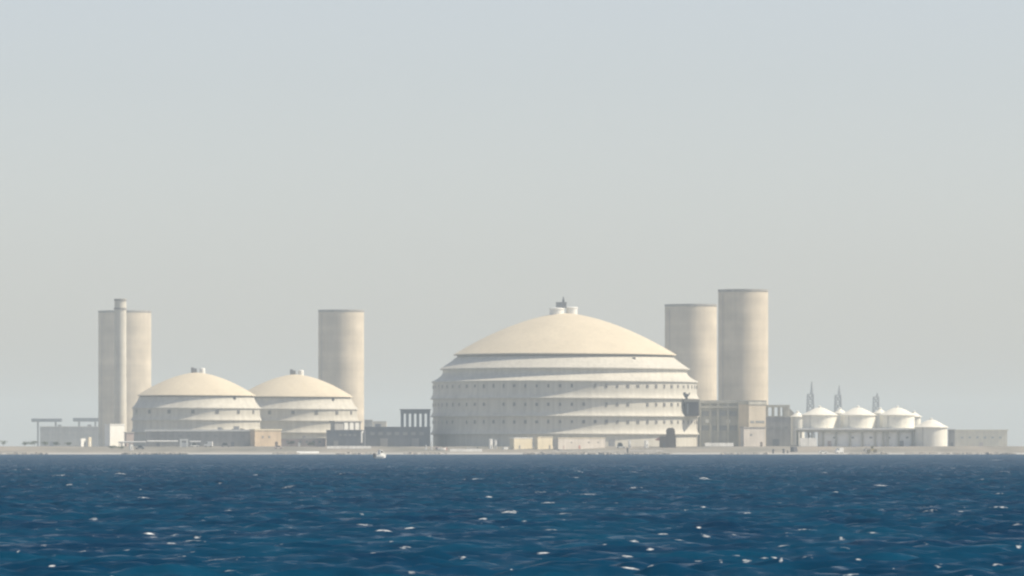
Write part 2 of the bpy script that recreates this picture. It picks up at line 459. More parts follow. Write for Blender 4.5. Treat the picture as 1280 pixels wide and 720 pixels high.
def big_dome():
    d = 3260.0; s = d / F
    root = thing('domed_building', 'huge cream dome with stepped tiers rising at the middle of the shore', 'domed building', (PX(706, d), d, 0))
    Zp = lambda py: PZ(py, d)
    r = lambda p: p * s
    SEG = 192
    n = 22
    prof = [(r(139) * i / n, Zp(391.5) + (Zp(443.2) - Zp(391.5)) * (i / n) ** 1.62) for i in range(n + 1)]
    prof += [(r(139.3), Zp(444.3)), (r(136), Zp(444.6))]
    dome = MB().lathe(prof, SEG).build('dome_roof', M['dome_cream'], root, smooth=True)
    MB().lathe([(r(136), Zp(444.4)), (r(134.5), Zp(444.6)), (r(134.5), Zp(448.6)), (r(130), Zp(448.7))], SEG).build('gutter', M['gutter'], root, smooth=True)
    tiers = [
        ('upper_skirt', [(r(133), Zp(446.9)), (r(136.2), Zp(447.1))] + flare(r(136.5), r(156), Zp(447.3), Zp(461.3), 6, 1.1) + [(r(156), Zp(462.4)), (r(152), Zp(462.6))]),
        ('tier', [(r(152.6), Zp(461)), (r(152.6), Zp(465.5))] + flare(r(152.6), r(166.6), Zp(465.6), Zp(477.2), 9, 1.9) + [(r(166.8), Zp(478.4)), (r(164.4), Zp(478.6))]),
        ('tier', [(r(164.8), Zp(477.5)), (r(164.8), Zp(487.5))] + flare(r(164.8), r(168), Zp(487.6), Zp(498.4), 10, 3.0) + [(r(168), Zp(499.3)), (r(164.5), Zp(499.5))]),
        ('tier', [(r(164.8), Zp(498.5)), (r(164.8), Zp(510))] + flare(r(164.8), r(168), Zp(510.1), Zp(520.4), 10, 3.0) + [(r(168), Zp(521.3)), (r(164.5), Zp(521.5))]),
        ('tier', [(r(164.8), Zp(520.5)), (r(164.8), Zp(531.5))] + flare(r(164.8), r(168), Zp(531.6), Zp(542.3), 10, 3.0) + [(r(168), Zp(543.3)), (r(164.5), Zp(543.5))]),
        ('base_wall', [(r(164.8), Zp(542.5)), (r(164.8), 2.5)]),
    ]
    for nm, p in tiers: MB().lathe(p, SEG).build(nm, M['tier_white'], root, smooth=True)
    # three rings of windows: every window its own part on the side in view
    h = r(2.3); wd = r(1.7)
    def win_mesh(mb, mat=None):
        mb.box(-wd, wd, -0.22, 0.3, -h, h, 0, mat)
        mb.box(-wd + .25, wd - .25, -0.30, -0.225, -h + .25, h - .25, 1, mat)
    proto = None
    rest = MB()
    rings = [(164.8, 484.0), (164.8, 506.5), (164.8, 528.0)]
    N = 72
    rw = random.Random(8)
    for rr, py in rings:
        for k in range(N):
            a = 2 * PI * (k + 0.5) / N          # 0 faces the sea
            x, y = r(rr) * math.sin(a), -r(rr) * math.cos(a)
            c = math.cos(a)
            if c > 0.12:
                if proto is None:
                    mb = MB(); win_mesh(mb); proto = mb.build('window', [M['frame'], M['window']], root); o = proto
                else:
                    o = proto.copy(); COL.objects.link(o); o.parent = root
                if rw.random() < 0.10 and o is not proto:
                    bpy.data.objects.remove(o); continue
                o.location = (x, y, Zp(py) + rw.uniform(-.1, .1)); o.rotation_euler = (0, 0, a)
                o.scale = (rw.uniform(.75, 1.25), 1, rw.uniform(.8, 1.15))
            else:
                win_mesh(rest, Matrix.Translation((x, y, Zp(py))) @ Matrix.Rotation(a, 4, 'Z'))
    tag(rest.build('window', [M['frame'], M['window']], root), kind='stuff')
    # rooftop drums, cabin, mast
    def drum(cx, rp, y0, y1, name):
        z0, z1 = Zp(y1 + 1.5), Zp(y0)
        o = MB().lathe([(0, z1 + .25), (r(rp) * .5, z1 + .2), (r(rp), z1), (r(rp) + .2, z1 - .25), (r(rp) + .2, z1 - .6), (r(rp) - .1, z1 - .7), (r(rp) - .1, z0)], 40).build(name, M['white'], root, (r(cx - 706), 0, 0), smooth=True)
        return o
    d1 = drum(696, 9.3, 385.3, 394, 'roof_drum'); d1.location.y = -1.5
    d2 = drum(714.8, 7.2, 384.0, 393.3, 'roof_drum'); d2.location.y = 1.0
    MB().box(r(-11), r(2), -2.2, 2.2, Zp(385), Zp(378.6)).box(r(-11.6), r(2.6), -2.5, 2.5, Zp(378.6), Zp(377.8)).build('roof_cabin', M['grey_metal'], root)
    mast = MB().bar((r(-1.8), 0, Zp(378)), (r(-1.8), 0, Zp(371)), .55, 8, .3).build('mast', M['dark_metal'], root)
    MB().box(r(-3.4), r(-.2), -.4, .4, Zp(376.6), Zp(375.6)).build('mast_aerial', M['dark_metal'], mast)
    # small lamp on the upper skirt
    MB().box(-.9, .9, -.5, .6, -.8, .8).bar((0, .5, 0), (0, 1.6, -1), .2).build('floodlight', M['dark_metal'], root, (r(84), -r(111.5), Zp(450.3)))
    # service annex on the right flank
    yb = -math.sqrt(167 ** 2 - 150 ** 2) * s
    x0, x1 = r(853.8 - 706), r(871 - 706)
    an = MB().box(x0, x1, yb - 3, yb + 22, Zp(520.5), Zp(503)).build('annex', M['annex_shade'], root)
    MB().box(x0 - .6, x1 + .4, yb - 3.6, yb + 22, Zp(503) + .01, Zp(500)).build('annex_roof', M['gutter'], an)
    MB().box(x0 + 1.1, x0 + 1.9, yb - 3.2, yb - 3.003, Zp(518), Zp(505)).build('downpipe', M['grey_metal'], an)
    eq = MB().box(r(849.5 - 706), r(857.5 - 706), yb - 2.2, yb + 6, Zp(500), Zp(492.8)).box(r(850.6 - 706), r(855 - 706), yb - 1.6, yb + 2, Zp(492.8), Zp(491.2))
    eq.bar((r(857.5 - 706), yb - 1, Zp(496)), (r(860 - 706), yb - 1, Zp(491.8)), .35).build('roof_plant', M['dark_metal'], an)
    for a0 in (-0.55, -0.1, 0.35, 0.8):
        x, y = r(164.8) * math.sin(a0), -r(164.8) * math.cos(a0)
        MB().box(-1.6, 1.6, -.2, .3, 2.5, 7.6).build('door', M['grey_metal'], root, (x, y, 0), a0)
    return root
big_dome()

# ------------------------------------------------------------------ two smaller domes
def small_dome():
    d = 3270.0; s = d / F
    r = lambda p: p * s
    Zp = lambda py: PZ(py, d)
    root = thing('domed_building', 'smaller cream dome nearest the chimney, in front of its twin', 'domed building', (PX(245.5, d), d, 0), 0, 'pair of small domes')
    SEG = 144; n = 18
    prof = [(r(74) * i / n, Zp(465.6) + (Zp(494.2) - Zp(465.6)) * (i / n) ** 1.66) for i in range(n + 1)] + [(r(74.2), Zp(495)), (r(72), Zp(495.2))]
    MB().lathe(prof, SEG).build('dome_roof', M['dome_cream'], root, smooth=True)
    MB().lathe([(r(72), Zp(495)), (r(71), Zp(495.3)), (r(71), Zp(497.8)), (r(68), Zp(497.9))], SEG).build('gutter', M['gutter'], root, smooth=True)
    tiers = [
        ('upper_skirt', [(r(71), Zp(496.6)), (r(72), Zp(496.8))] + flare(r(72.2), r(80.6), Zp(497), Zp(510), 8, 1.5) + [(r(80.8), Zp(511)), (r(79.2), Zp(511.2))]),
        ('tier', [(r(79.3), Zp(510.5)), (r(79.3), Zp(516))] + flare(r(79.3), r(81.5), Zp(516.2), Zp(525), 8, 2.4) + [(r(81.5), Zp(526)), (r(79.4), Zp(526.2))]),
        ('tier', [(r(79.6), Zp(525.5)), (r(79.6), Zp(531))] + flare(r(79.6), r(81.8), Zp(531.2), Zp(540), 8, 2.4) + [(r(81.8), Zp(541)), (r(79.4), Zp(541.2))]),
        ('base_wall', [(r(79.1), Zp(540.5)), (r(79.1), 2.5)]),
    ]
    for nm, p in tiers: MB().lathe(p, SEG).build(nm, M['tier_white'], root, smooth=True)
    z = Zp(466.5)
    MB().box(r(-6.5), r(.6), -1.4, 1.4, z, Zp(460.6)).box(r(-6.5), r(-3), -1.6, 1.6, Zp(460.6), Zp(459.2)).build('roof_cabin', M['grey_metal'], root)
    MB().lathe([(0, Zp(459.8)), (r(3.3), Zp(460.4)), (r(3.6), Zp(461)), (r(3.6), z - .3)], 28).build('roof_drum', M['white'], root, (r(7.4), 0, 0), smooth=True)
    MB().box(-.8, .8, -.5, .6, -.7, .7).build('floodlight', M['dark_metal'], root, (r(50), -r(53), Zp(497.6)))
    for k in range(7):
        a = R(-66 + 22 * k)
        MB().box(-1.0, 1.0, -.2, .3, -1.1, 1.1, 0).box(-.75, .75, -.28, -.205, -.85, .85, 1).build('window', [M['frame'], M['window']], root, (r(79.3) * math.sin(a), -r(79.3) * math.cos(a), Zp(515)), a)
    return root
sd = small_dome()
s2 = copy_tree(sd)
s2.location = (PX(369, 3352), 3352, 0)
s2['label'] = 'smaller cream dome between its twin and a lone concrete tower'

# ------------------------------------------------------------------ towers and chimney
def tower(px, rp, ytop, d, label):
    s = d / F; rr = rp * s; zt = PZ(ytop, d); g = ground(d)
    root = thing('concrete_tower', label, 'tower', (PX(px, d), d, 0), random.Random(px).random() * 6, 'tall cylindrical concrete towers')
    MB().lathe([(rr - .9, zt - 9), (rr - .7, zt - 1.6), (rr, zt - 1.6), (rr, PZ(503, d)), (rr, g - .6)], 96).build('shaft', M['concrete'], root, smooth=True)
    MB().lathe([(rr - 1.2, zt - 2.2), (rr - 1.2, zt), (rr + .2, zt), (rr + .2, zt - 1.1), (rr - .05, zt - 1.55)], 96).build('rim', M['concrete_dark'], root, smooth=True)
    MB().lathe([(0, zt - 7.5), (rr - .85, zt - 8)], 48).build('cap', M['concrete_dark'], root)
    mb = MB()
    for sx in (-.3, .3): mb.bar((sx, 0, 0), (sx, 0, zt - g - 2.5), .05, 5)
    for k in range(int((zt - g - 3) / 1.2)): mb.bar((-.3, 0, .6 + 1.2 * k), (.3, 0, .6 + 1.2 * k), .035, 4)
    a = R(215) - root.rotation_euler.z
    mb.build('ladder', M['grey_metal'], root, ((rr + .3) * math.cos(a), (rr + .3) * math.sin(a), g), a + PI / 2)
    return root
tower(156, 33, 388.5, 4300, 'concrete tower standing behind the slim chimney')
tower(426.5, 28.6, 387.5, 3950, 'lone concrete tower rising behind the second small dome')
tower(863.5, 32.5, 380.5, 3800, 'shorter concrete tower of the pair beside the huge dome')
tower(929, 31.2, 362, 3480, 'tallest concrete tower, above the concrete framed building')

def chimney():
    d = 3360; s = d / F; g = ground(d); zt = PZ(373.5, d); r0 = 7.6 * s
    root = thing('chimney', 'slim tall concrete chimney in front of a wider tower', 'chimney', (PX(150.5, d), d, 0))
    MB().lathe([(r0 * .97 - .5, zt - 4), (r0 * .97 - .5, zt), (r0 * .97, zt), (r0 * .97, zt - 5.5), (r0, PZ(480, d)), (r0 * 1.05, g - .6)], 48).build('shaft', M['chimney'], root, smooth=True)
    MB().lathe([(r0 * .97 + .02, zt - 5), (r0 * .97 + .35, zt - 5), (r0 * .97 + .35, zt - 6), (r0 * .98, zt - 6)], 48).build('collar', M['concrete_dark'], root)
    MB().lathe([(r0 * .97 + .02, zt - .1), (r0 * .97 + .25, zt - .1), (r0 * .97 + .25, zt - 1.2), (r0 * .97, zt - 1.2)], 48).build('rim', M['concrete_dark'], root)
chimney()

# ------------------------------------------------------------------ block buildings
def block(name, label, cat, x0, x1, ytop, d, depth, rot=0.0, wall='grey_wall', roof='roof', windows=(), doors=(), over=0.3, slab=0.45, group=None, base=None, plant=()):
    """x0..x1, ytop: outline in the photo; windows (u, v, w, h): centre as a share of the front, size in metres"""
    a = R(rot); s = d / F
    W = ((x1 - x0) * s - depth * math.sin(abs(a))) / math.cos(a)
    g = ground(d) if base is None else base
    H = PZ(ytop, d) - g
    cx = PX((x0 + x1) / 2, d)
    cy = d + (depth * math.cos(a) + W * math.sin(abs(a))) / 2
    root = thing(name, label, cat, (cx, cy, g), a, group)
    MB().box(-W / 2, W / 2, -depth / 2, depth / 2, -.8 if base is None else 0.0, H - slab).build('wall', M[wall], root)
    rf = MB().box(-W / 2 - over, W / 2 + over, -depth / 2 - over, depth / 2 + over, H - slab + .004, H).build('roof', M[roof], root)
    for (u, v, ww, hh) in windows:
        x, z = -W / 2 + u * W, v * H
        MB().box(-ww / 2, ww / 2, -.10, .05, -hh / 2, hh / 2, 0).box(-ww / 2 + .12, ww / 2 - .12, -.16, -.104, -hh / 2 + .12, hh / 2 - .12, 1).build('window', [M['frame'], M['pane_pale']], root, (x, -depth / 2, z))
    for (u, ww, hh, mt) in doors:
        MB().box(-ww / 2, ww / 2, -.12, .05, 0, hh).build('door', M[mt], root, (-W / 2 + u * W, -depth / 2, 0))
    for (u, ww, hh, mt) in plant:
        MB().box(-ww / 2, ww / 2, -ww / 2, ww / 2, .004, hh).box(-ww / 2 - .15, ww / 2 + .15, -ww / 2 - .15, ww / 2 + .15, hh + .008, hh + .15).build('roof_unit', M[mt], rf, (-W / 2 + u * W, 0, H))
    return root, W, H

def wrow(n, v, w, h, a=0.06, b=0.94): return [(a + (b - a) * (i + .5) / n, v, w, h) for i in range(n)]

# left end
block('warehouse', 'long blue grey warehouse fading into the haze below the flat canopies', 'warehouse', 50, 125, 533, 5200, 40, 0, 'grey_wall', windows=wrow(8, .6, 3, 2), doors=[(.2, 4, 5, 'slate_wall'), (.7, 4, 5, 'slate_wall')], plant=[(.3, 3, 1.4, 'grey_metal'), (.8, 3.5, 1.5, 'grey_metal')])
def canopy(x0, x1, y0, y1, d, label):
    s = d / F; g = ground(d)
    root = thing('loading_canopy', label, 'canopy', (PX((x0 + x1) / 2, d), d, g), 0, 'tall flat canopies')
    W = (x1 - x0) * s; zt = PZ(y0, d) - g; zb = PZ(y1, d) - g
    MB().box(-W / 2, W / 2, -7, 7, zb, zt - .5).box(-W / 2 - .4, W / 2 + .4, -5.4, 5.4, zt - .496, zt).build('canopy_roof', M['slate_wall'], root)
    for sx in (-.3, .3):
        for sy in (-4, 4):
            MB().bar((sx * W, sy, -.5), (sx * W, sy, zb), .5, 8).build('post', M['grey_metal'], root)
canopy(40, 77, 523.3, 527.3, 5300, 'flat canopy overhanging the far end of the hazy warehouse')
canopy(92, 126, 522.5, 527, 5400, 'flat canopy beside the foot of the twin tower and chimney')
block('white_store', 'bright white store with a plain sunlit face at the chimney foot', 'building', 130.5, 154, 530, 3200, 3.5, 58, 'white', 'white', doors=[(.8, 2.2, 2.4, 'grey_metal')])
block('annex_shed', 'small pinkish shed against the bright white store', 'shed', 155, 167, 540, 3188, 3, 25, 'pink_wall', doors=[(.5, 1.4, 2.2, 'grey_metal')])
block('kiosk', 'small square white kiosk by the hazy warehouse', 'kiosk', 99.8, 106.5, 548, 3160, .8, 58, 'white', 'white', over=.08, slab=.2, doors=[(.7, .8, 2, 'grey_metal')])
block('switch_cabinet', 'narrow upright white cabinet beside the square kiosk', 'cabinet', 109.8, 114, 546.3, 3162, .5, 58, 'cream_wall', 'white', over=.05, slab=.15, doors=[(.5, .7, 2.6, 'white')])
# long low building in front of the first dome
block('service_building', 'long low grey building with pale parapet before the first small dome', 'building', 182, 313, 537, 3185, 18, 0, 'grey_wall', 'white', over=.5, slab=.9,
      windows=wrow(11, .62, 2.2, 1.4, .03, .97), doors=[(.12, 1.6, 2.4, 'slate_wall'), (.5, 3, 3, 'slate_wall'), (.83, 1.6, 2.4, 'slate_wall')], plant=[(.7, 2.2, 1.1, 'grey_metal'), (.86, 3, 1.6, 'grey_metal')])
block('tan_building', 'tan building with sunlit face between the two small domes', 'building', 312.5, 350.5, 536.3, 3178, 4, 40, 'tan_wall', 'cream_wall', over=.3, slab=.8, doors=[(.82, 1.8, 2.6, 'brown_clad')], windows=[(.3, .55, 1.2, 1.2), (.55, .55, 1.2, 1.2)])
block('low_lodge', 'low pinkish lodge before the second small dome', 'building', 352, 407, 547.5, 3205, 9, 0, 'pink_wall', windows=wrow(6, .55, 1.3, 1.3), doors=[(.4, 1.2, 2.2, 'white')], plant=[(.5, 1.6, .9, 'grey_metal')])
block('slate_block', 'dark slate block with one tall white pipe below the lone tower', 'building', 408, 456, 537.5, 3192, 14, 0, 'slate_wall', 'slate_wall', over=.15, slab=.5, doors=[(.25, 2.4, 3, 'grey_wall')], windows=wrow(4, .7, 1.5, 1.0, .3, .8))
def wall_pipe():
    d = 3191.0
    o = MB().bar((0, 0, PZ(553.5, d)), (0, 0, PZ(540.5, d)), .5, 10).bar((0, 0, PZ(540.7, d)), (.9, .8, PZ(539.6, d)), .45, 10).build('wall_pipe', M['white'], None, (PX(451.8, d), d, 0))
    tag(o, 'tall white pipe running up the dark slate block', 'pipe')
wall_pipe()
r_, W_, H_ = block('upper_block', 'pale block with three white bays behind the dark slate block', 'building', 413, 450, 526, 3222, 3, 50, 'grey_wall', 'concrete_dark', over=.6, slab=.7)
for u in (.42, .63, .84):
    MB().box(-1.5, 1.5, -.35, .0, -1.9, 1.9).build('bay_panel', M['white'], r_, (-W_ / 2 + u * W_, -1.502, H_ - 2.9))
block('hazy_block', 'small hazy block standing up behind the lone tower foot', 'building', 455.5, 465.5, 524.5, 4200, 8, 0, 'grey_wall', windows=[(.5, .75, 1.5, 1.5)])
block('hazy_block', 'wide pale hazy block behind the long shaded shed', 'building', 465.7, 483, 526.5, 4700, 10, 0, 'concrete', windows=[(.3, .75, 1.5, 1.5), (.7, .75, 1.5, 1.5)])
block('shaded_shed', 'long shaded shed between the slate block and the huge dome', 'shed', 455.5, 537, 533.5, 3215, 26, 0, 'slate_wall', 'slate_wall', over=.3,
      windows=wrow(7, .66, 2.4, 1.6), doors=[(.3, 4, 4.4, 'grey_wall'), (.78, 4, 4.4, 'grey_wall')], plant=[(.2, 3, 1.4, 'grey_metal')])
def pergola():
    d = 3218.0; s = d / F; base = PZ(533.5, 3215) + .01
    x0, x1 = 500.5, 537.5
    W = (x1 - x0) * s; zt = PZ(512.5, d) - base; zb = PZ(517, d) - base
    root = thing('roof_frame', 'open dark frame with pillars on the shaded shed roof', 'frame', (PX((x0 + x1) / 2, d), d + 5, base))
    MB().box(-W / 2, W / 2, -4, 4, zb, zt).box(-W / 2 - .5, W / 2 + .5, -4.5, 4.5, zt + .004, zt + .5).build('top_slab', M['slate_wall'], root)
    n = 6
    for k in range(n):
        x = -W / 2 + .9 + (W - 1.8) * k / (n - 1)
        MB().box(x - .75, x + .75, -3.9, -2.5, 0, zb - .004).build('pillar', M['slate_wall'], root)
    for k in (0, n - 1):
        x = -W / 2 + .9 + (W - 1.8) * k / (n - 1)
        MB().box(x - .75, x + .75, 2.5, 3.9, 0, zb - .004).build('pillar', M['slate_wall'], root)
pergola()
# sheds in front of the big dome
block('beach_hut', 'single cream hut set apart before the huge dome', 'hut', 637, 665.5, 547, 3110, 3, 50, 'cream_wall', 'white', over=.2, slab=.35, group='cream sheds on the shore before the huge dome', doors=[(.3, 1, 2.1, 'grey_metal')])
block('beach_hut', 'short cream hut between the single hut and the long hut', 'hut', 668, 691, 546, 3112, 2.2, 50, 'cream_wall', 'cream_wall', over=.2, slab=.35, group='cream sheds on the shore before the huge dome', doors=[(.8, 1, 2.1, 'grey_metal')])
block('beach_hut', 'longest cream hut of the row, with pink stained front', 'hut', 692.5, 757.5, 547, 3108, 3, 46, 'offwhite_wall', 'cream_wall', over=.2, slab=.35, group='cream sheds on the shore before the huge dome', doors=[(.12, 1, 2.1, 'pink_wall'), (.45, 1, 2.1, 'red_paint')], windows=[(.28, .6, 1, .8), (.65, .6, 1, .8), (.85, .6, 1, .8)])
# dark stepped block at the dome's right foot
def stepped_block():
    d = 3140.0; s = d / F; g = ground(d)
    root = thing('stepped_kiln', 'dark brown stepped block with rounded top at the huge dome foot', 'building', (PX(835.5, d), d + 3, g))
    x = lambda p: (p - 835.5) * s
    z = lambda p: PZ(p, d) - g
    MB().box(x(825), x(845), -2.5, 3.5, -.6, z(545)).build('wall', M['brown_clad'], root)
    MB().prism([(x(833), z(545) + .004), (x(833), z(537.5)), (x(834.5), z(535.6)), (x(836.5), z(534.8)), (x(841), z(534.8)), (x(843), z(536.2)), (x(843.8), z(538.2)), (x(843.8), z(545) + .004)], -2.2, 3.2).build('upper_wall', M['brown_clad'], root)
    MB().prism([(x(818.5), z(550)), (x(825) - .01, z(546)), (x(825) - .01, z(551))], -1.6, 1.6).build('awning', M['red_paint'], root)
    MB().box(x(829), x(831.5), -2.6, -2.505, 0, 2.4).build('door', M['dark_metal'], root)
stepped_block()

# right-hand framed building below the two towers
def framed_building():
    d = 3272.0; s = d / F; g = ground(d)
    cx = 899.0
    root = thing('framed_building', 'greyish concrete framed building below the two towers', 'building', (PX(cx, d), d, g))
    x = lambda p: (p - cx) * s
    z = lambda p: PZ(p, d) - g
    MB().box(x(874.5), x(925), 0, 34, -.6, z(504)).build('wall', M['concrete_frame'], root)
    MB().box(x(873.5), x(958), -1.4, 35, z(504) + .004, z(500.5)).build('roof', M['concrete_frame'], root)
    for p in (875.5, 888, 897.5, 910, 923.5):
        MB().box(x(p) - .55, x(p) + .55, -1.2, -.003, -.6, z(504)).build('pilaster', M['concrete_frame'], root)
    for p, w in ((881.5, 4.2), (893, 2.4), (904, 4.0), (916.5, 4.2)):
        MB().box(-w / 2, w / 2, -.12, .1, -1.5, 1.5, 0).box(-w / 2 + .2, w / 2 - .2, -.2, -.125, -1.3, 1.3, 1).build('window', [M['frame'], M['pane_pale']], root, (x(p), 0, z(517)))
        MB().box(-w / 2, w / 2, -.12, .1, -1.5, 1.5, 0).box(-w / 2 + .2, w / 2 - .2, -.2, -.125, -1.3, 1.3, 1).build('window', [M['frame'], M['pane_pale']], root, (x(p), 0, z(535)))
    for p in (884, 910.5):
        MB().box(x(p) - 1, x(p) + 1, -.6, -.01, z(528.5), z(524)).build('wall_light', M['white'], root)
    MB().box(x(874), x(924), -1.9, -1.21, z(510), z(507.5)).build('ledge', M['concrete_frame'], root)
framed_building()
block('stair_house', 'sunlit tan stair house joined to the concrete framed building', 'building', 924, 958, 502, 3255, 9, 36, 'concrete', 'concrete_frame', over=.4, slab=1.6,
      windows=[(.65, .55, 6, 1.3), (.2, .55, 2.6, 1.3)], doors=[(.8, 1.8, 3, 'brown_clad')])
def open_frame():
    d = 3262.0; s = d / F; g = ground(d)
    root = thing('rooftop_gallery', 'open concrete gallery on the dark low block beside the tallest tower', 'gallery', (PX(973, d), d + 12, PZ(520, d) + .01))
    x = lambda p: (p - 973) * s
    z = lambda p: PZ(p, d) - PZ(520, d)
    MB().box(x(958.5), x(988), -6, 6, z(509), z(506)).build('top_slab', M['concrete_frame'], root)
    for p in (959.7, 967.5, 975, 981):
        for yy in (-5.4, 4.4):
            MB().box(x(p) - .5, x(p) + .5, yy, yy + 1, 0, z(509) - .004).build('pillar', M['concrete_frame'], root)
    MB().box(x(982), x(987.5), -5.8, 5.8, 0, z(509) - .004).build('end_wall', M['concrete_frame'], root)
    MB().prism([(x(987.55), 0), (x(987.55), z(510)), (x(997), 0)], -5, 5).build('ramp_cover', M['concrete_dark'], root)
open_frame()
block('dark_block', 'dark low block under the open concrete gallery', 'building', 957.5, 999, 520, 3262, 26, 0, 'grey_wall', 'concrete_frame', over=.2, slab=.6, windows=wrow(4, .62, 2, 1.5), doors=[(.3, 3.5, 4, 'slate_wall')])
block('guard_room', 'small whitish guard room before the sunlit stair house', 'building', 926, 957, 533.5, 3170, 3, 32, 'offwhite_wall', 'concrete_dark', over=.4, slab=.5, doors=[(.83, 1.2, 2.4, 'brown_clad')], windows=[(.35, .6, 1.4, 1.1)])

# ------------------------------------------------------------------ tank farm
def tank_deck():
    d = 3195.0; s = d / F; g = ground(d)
    root = thing('tank_deck', 'white edged platform on columns carrying the front storage tanks', 'platform', (PX(1076, d), d, g))
    x = lambda p: (p - 1076) * s
    zt = PZ(535.2, d) - g
    MB().box(x(997), x(1157), -11.2, 34, zt - .9, zt).build('deck_slab', M['white'], root)
    MB().box(x(998.5), x(1155.5), -10.5, 33, zt - 2.0, zt - .904).build('beam', M['concrete_frame'], root)
    for p in (1000, 1014, 1028, 1044, 1061.5, 1077, 1093, 1103, 1108.5, 1122, 1139, 1152):
        for yy in (-9.5, 28):
            MB().box(x(p) - .5, x(p) + .5, yy, yy + 1, -.6, zt - 2.004).build('column', M['concrete_frame'], root)
    for p in (1046, 1057, 1097):
        pass
tank_deck()
DECK_Z = PZ(535.2, 3195.0)
block('deck_store', 'pale store wall set back beneath the tank platform', 'building', 1024, 1153, 539.6, 3186.6, 14, 0, 'white', 'white', over=.02, slab=.3, doors=[(.1, 2, 3, 'pink_wall'), (.55, 2, 3, 'pole_white'), (.8, 2, 3, 'grey_metal')], windows=wrow(5, .6, 1.5, 1.0))
def tank_proto(px, rp, yapex, yeave, ybase, d, label, base, group):
    s = d / F; r = rp * s
    root = thing('storage_tank', label, 'tank', (PX(px, d), d, base), 0, group)
    ze, za = PZ(yeave, d) - base, PZ(yapex, d) - base
    MB().lathe([(r, 0), (r, ze - .05)], 72).build('shell', M['tank_white'], root, smooth=True)
    MB().lathe([(r - .05, ze - .15), (r + .75, ze - .12), (r + .75, ze + .12), (r * .80, ze + (za - ze) * .30), (r * .52, ze + (za - ze) * .62), (r * .22, ze + (za - ze) * .9), (0, za - .25)], 72).build('cone_roof', M['tank_white'], root, smooth=True)
    MB().lathe([(.7, za - .9), (.7, za + .25), (.95, za + .25), (.95, za + .5), (0, za + .75)], 16).build('vent', M['white'], root, smooth=True)
    mb = MB()
    for sx in (-.3, .3): mb.bar((sx, 0, 0), (sx, 0, ze + .6), .05, 5)
    for k in range(int(ze / .6)): mb.bar((-.3, 0, .3 + .6 * k), (.3, 0, .3 + .6 * k), .035, 4)
    a = R(235)
    mb.build('ladder', M['grey_metal'], root, ((r + .25) * math.cos(a), (r + .25) * math.sin(a), 0), a + PI / 2)
    return root
FG, BG = 'white cone roofed tanks on the platform', 'small white tanks behind the platform'
t0 = tank_proto(1024.5, 21.7, 508.8, 519, 535.2, 3197, 'white cone tank nearest the open concrete gallery', DECK_Z, FG)
t1 = copy_tree(t0); t1.location.x = PX(1072.5, 3197); t1['label'] = 'middle white cone tank of the three on the platform'
t2 = copy_tree(t0); t2.location.x = PX(1121.5, 3197); t2['label'] = 'white cone tank at the platform end near the ground level tank'
b0 = tank_proto(997, 8.5, 515, 521, 535, 3250, 'small white tank peeping out beside the gallery ramp', DECK_Z - 9, BG)
for px, lb in ((1050, 'small white tank showing between the first and middle cone tanks'), (1100, 'small white tank showing between the middle and last cone tanks'), (1142.5, 'small white tank behind the last cone tank, near the ground tank')):
    c = copy_tree(b0); c.location.x = PX(px, 3250); c['label'] = lb
    c.location.z += 3250 / F * (4 if px < 1140 else 0)
tank_proto(1164, 20, 524, 534.3, 552, 3185, 'low white cone tank standing on the ground past the platform', ground(3185) - .1, 'ground tank')

def lattice_mast(px, ytop, ybody, wpx, d, label):
    s = d / F; g = ground(d)
    root = thing('lattice_mast', label, 'mast', (PX(px, d), d, g), 0, 'hazy lattice masts behind the tanks')
    zb, zt = PZ(ybody, d) - g, PZ(ytop, d) - g
    w0, w1 = wpx * s / 2, wpx * s / 2 * .62
    def leg_xy(t, i):
        wv = w0 + (w1 - w0) * t
        return ((-1, 1, 1, -1)[i] * wv, (-1, -1, 1, 1)[i] * wv)
    for i in range(4):
        a, b = leg_xy(0, i), leg_xy(1, i)
        MB().bar((a[0], a[1], -.5), (b[0], b[1], zb), .9, 6, .7).build('leg', M['grey_metal'], root)
    br = MB(); n = 7
    for k in range(n):
        t0_, t1_ = k / n, (k + 1) / n
        for i in range(4):
            a, b = leg_xy(t0_, i), leg_xy(t1_, (i + 1) % 4)
            c, d2 = leg_xy(t0_, (i + 1) % 4), leg_xy(t1_, i)
            br.bar((a[0], a[1], t0_ * zb), (b[0], b[1], t1_ * zb), .6, 5)
            br.bar((c[0], c[1], t0_ * zb), (d2[0], d2[1], t1_ * zb), .6, 5)
            br.bar((d2[0], d2[1], t1_ * zb), (b[0], b[1], t1_ * zb), .55, 5)
    br.build('bracing', M['grey_metal'], root)
    MB().box(-w1 - .3, w1 + .3, -w1 - .3, w1 + .3, zb + .004, zb + .6).build('platform', M['grey_metal'], root)
    MB().bar((w1 * .5, 0, zb + .6), (w1 * .5, 0, zt), w1 * .6, 8, .5).build('spire', M['grey_metal'], root)
lattice_mast(1013, 477, 493, 11, 5600, 'tallest hazy lattice mast, behind the tank nearest the gallery')
lattice_mast(1047.5, 482, 494, 10.5, 5700, 'hazy lattice mast with thin spire between first and middle tanks')
lattice_mast(1095, 491, 496.5, 10, 6200, 'shortest and faintest lattice mast of the three')
block('far_shed', 'long pale shed fading into haze past the tanks', 'shed', 1194, 1259, 537, 5000, 14, 0, 'cream_wall', 'cream_wall', over=1.0, slab=1.0, windows=wrow(6, .55, 2, 1.5), doors=[(.5, 3, 4, 'pink_wall')])
block('pump_house', 'narrow grey pump house between the ground tank and far shed', 'building', 1186.5, 1193.5, 536.5, 3300, 8, 0, 'grey_wall', doors=[(.5, 1.2, 2.3, 'slate_wall')])

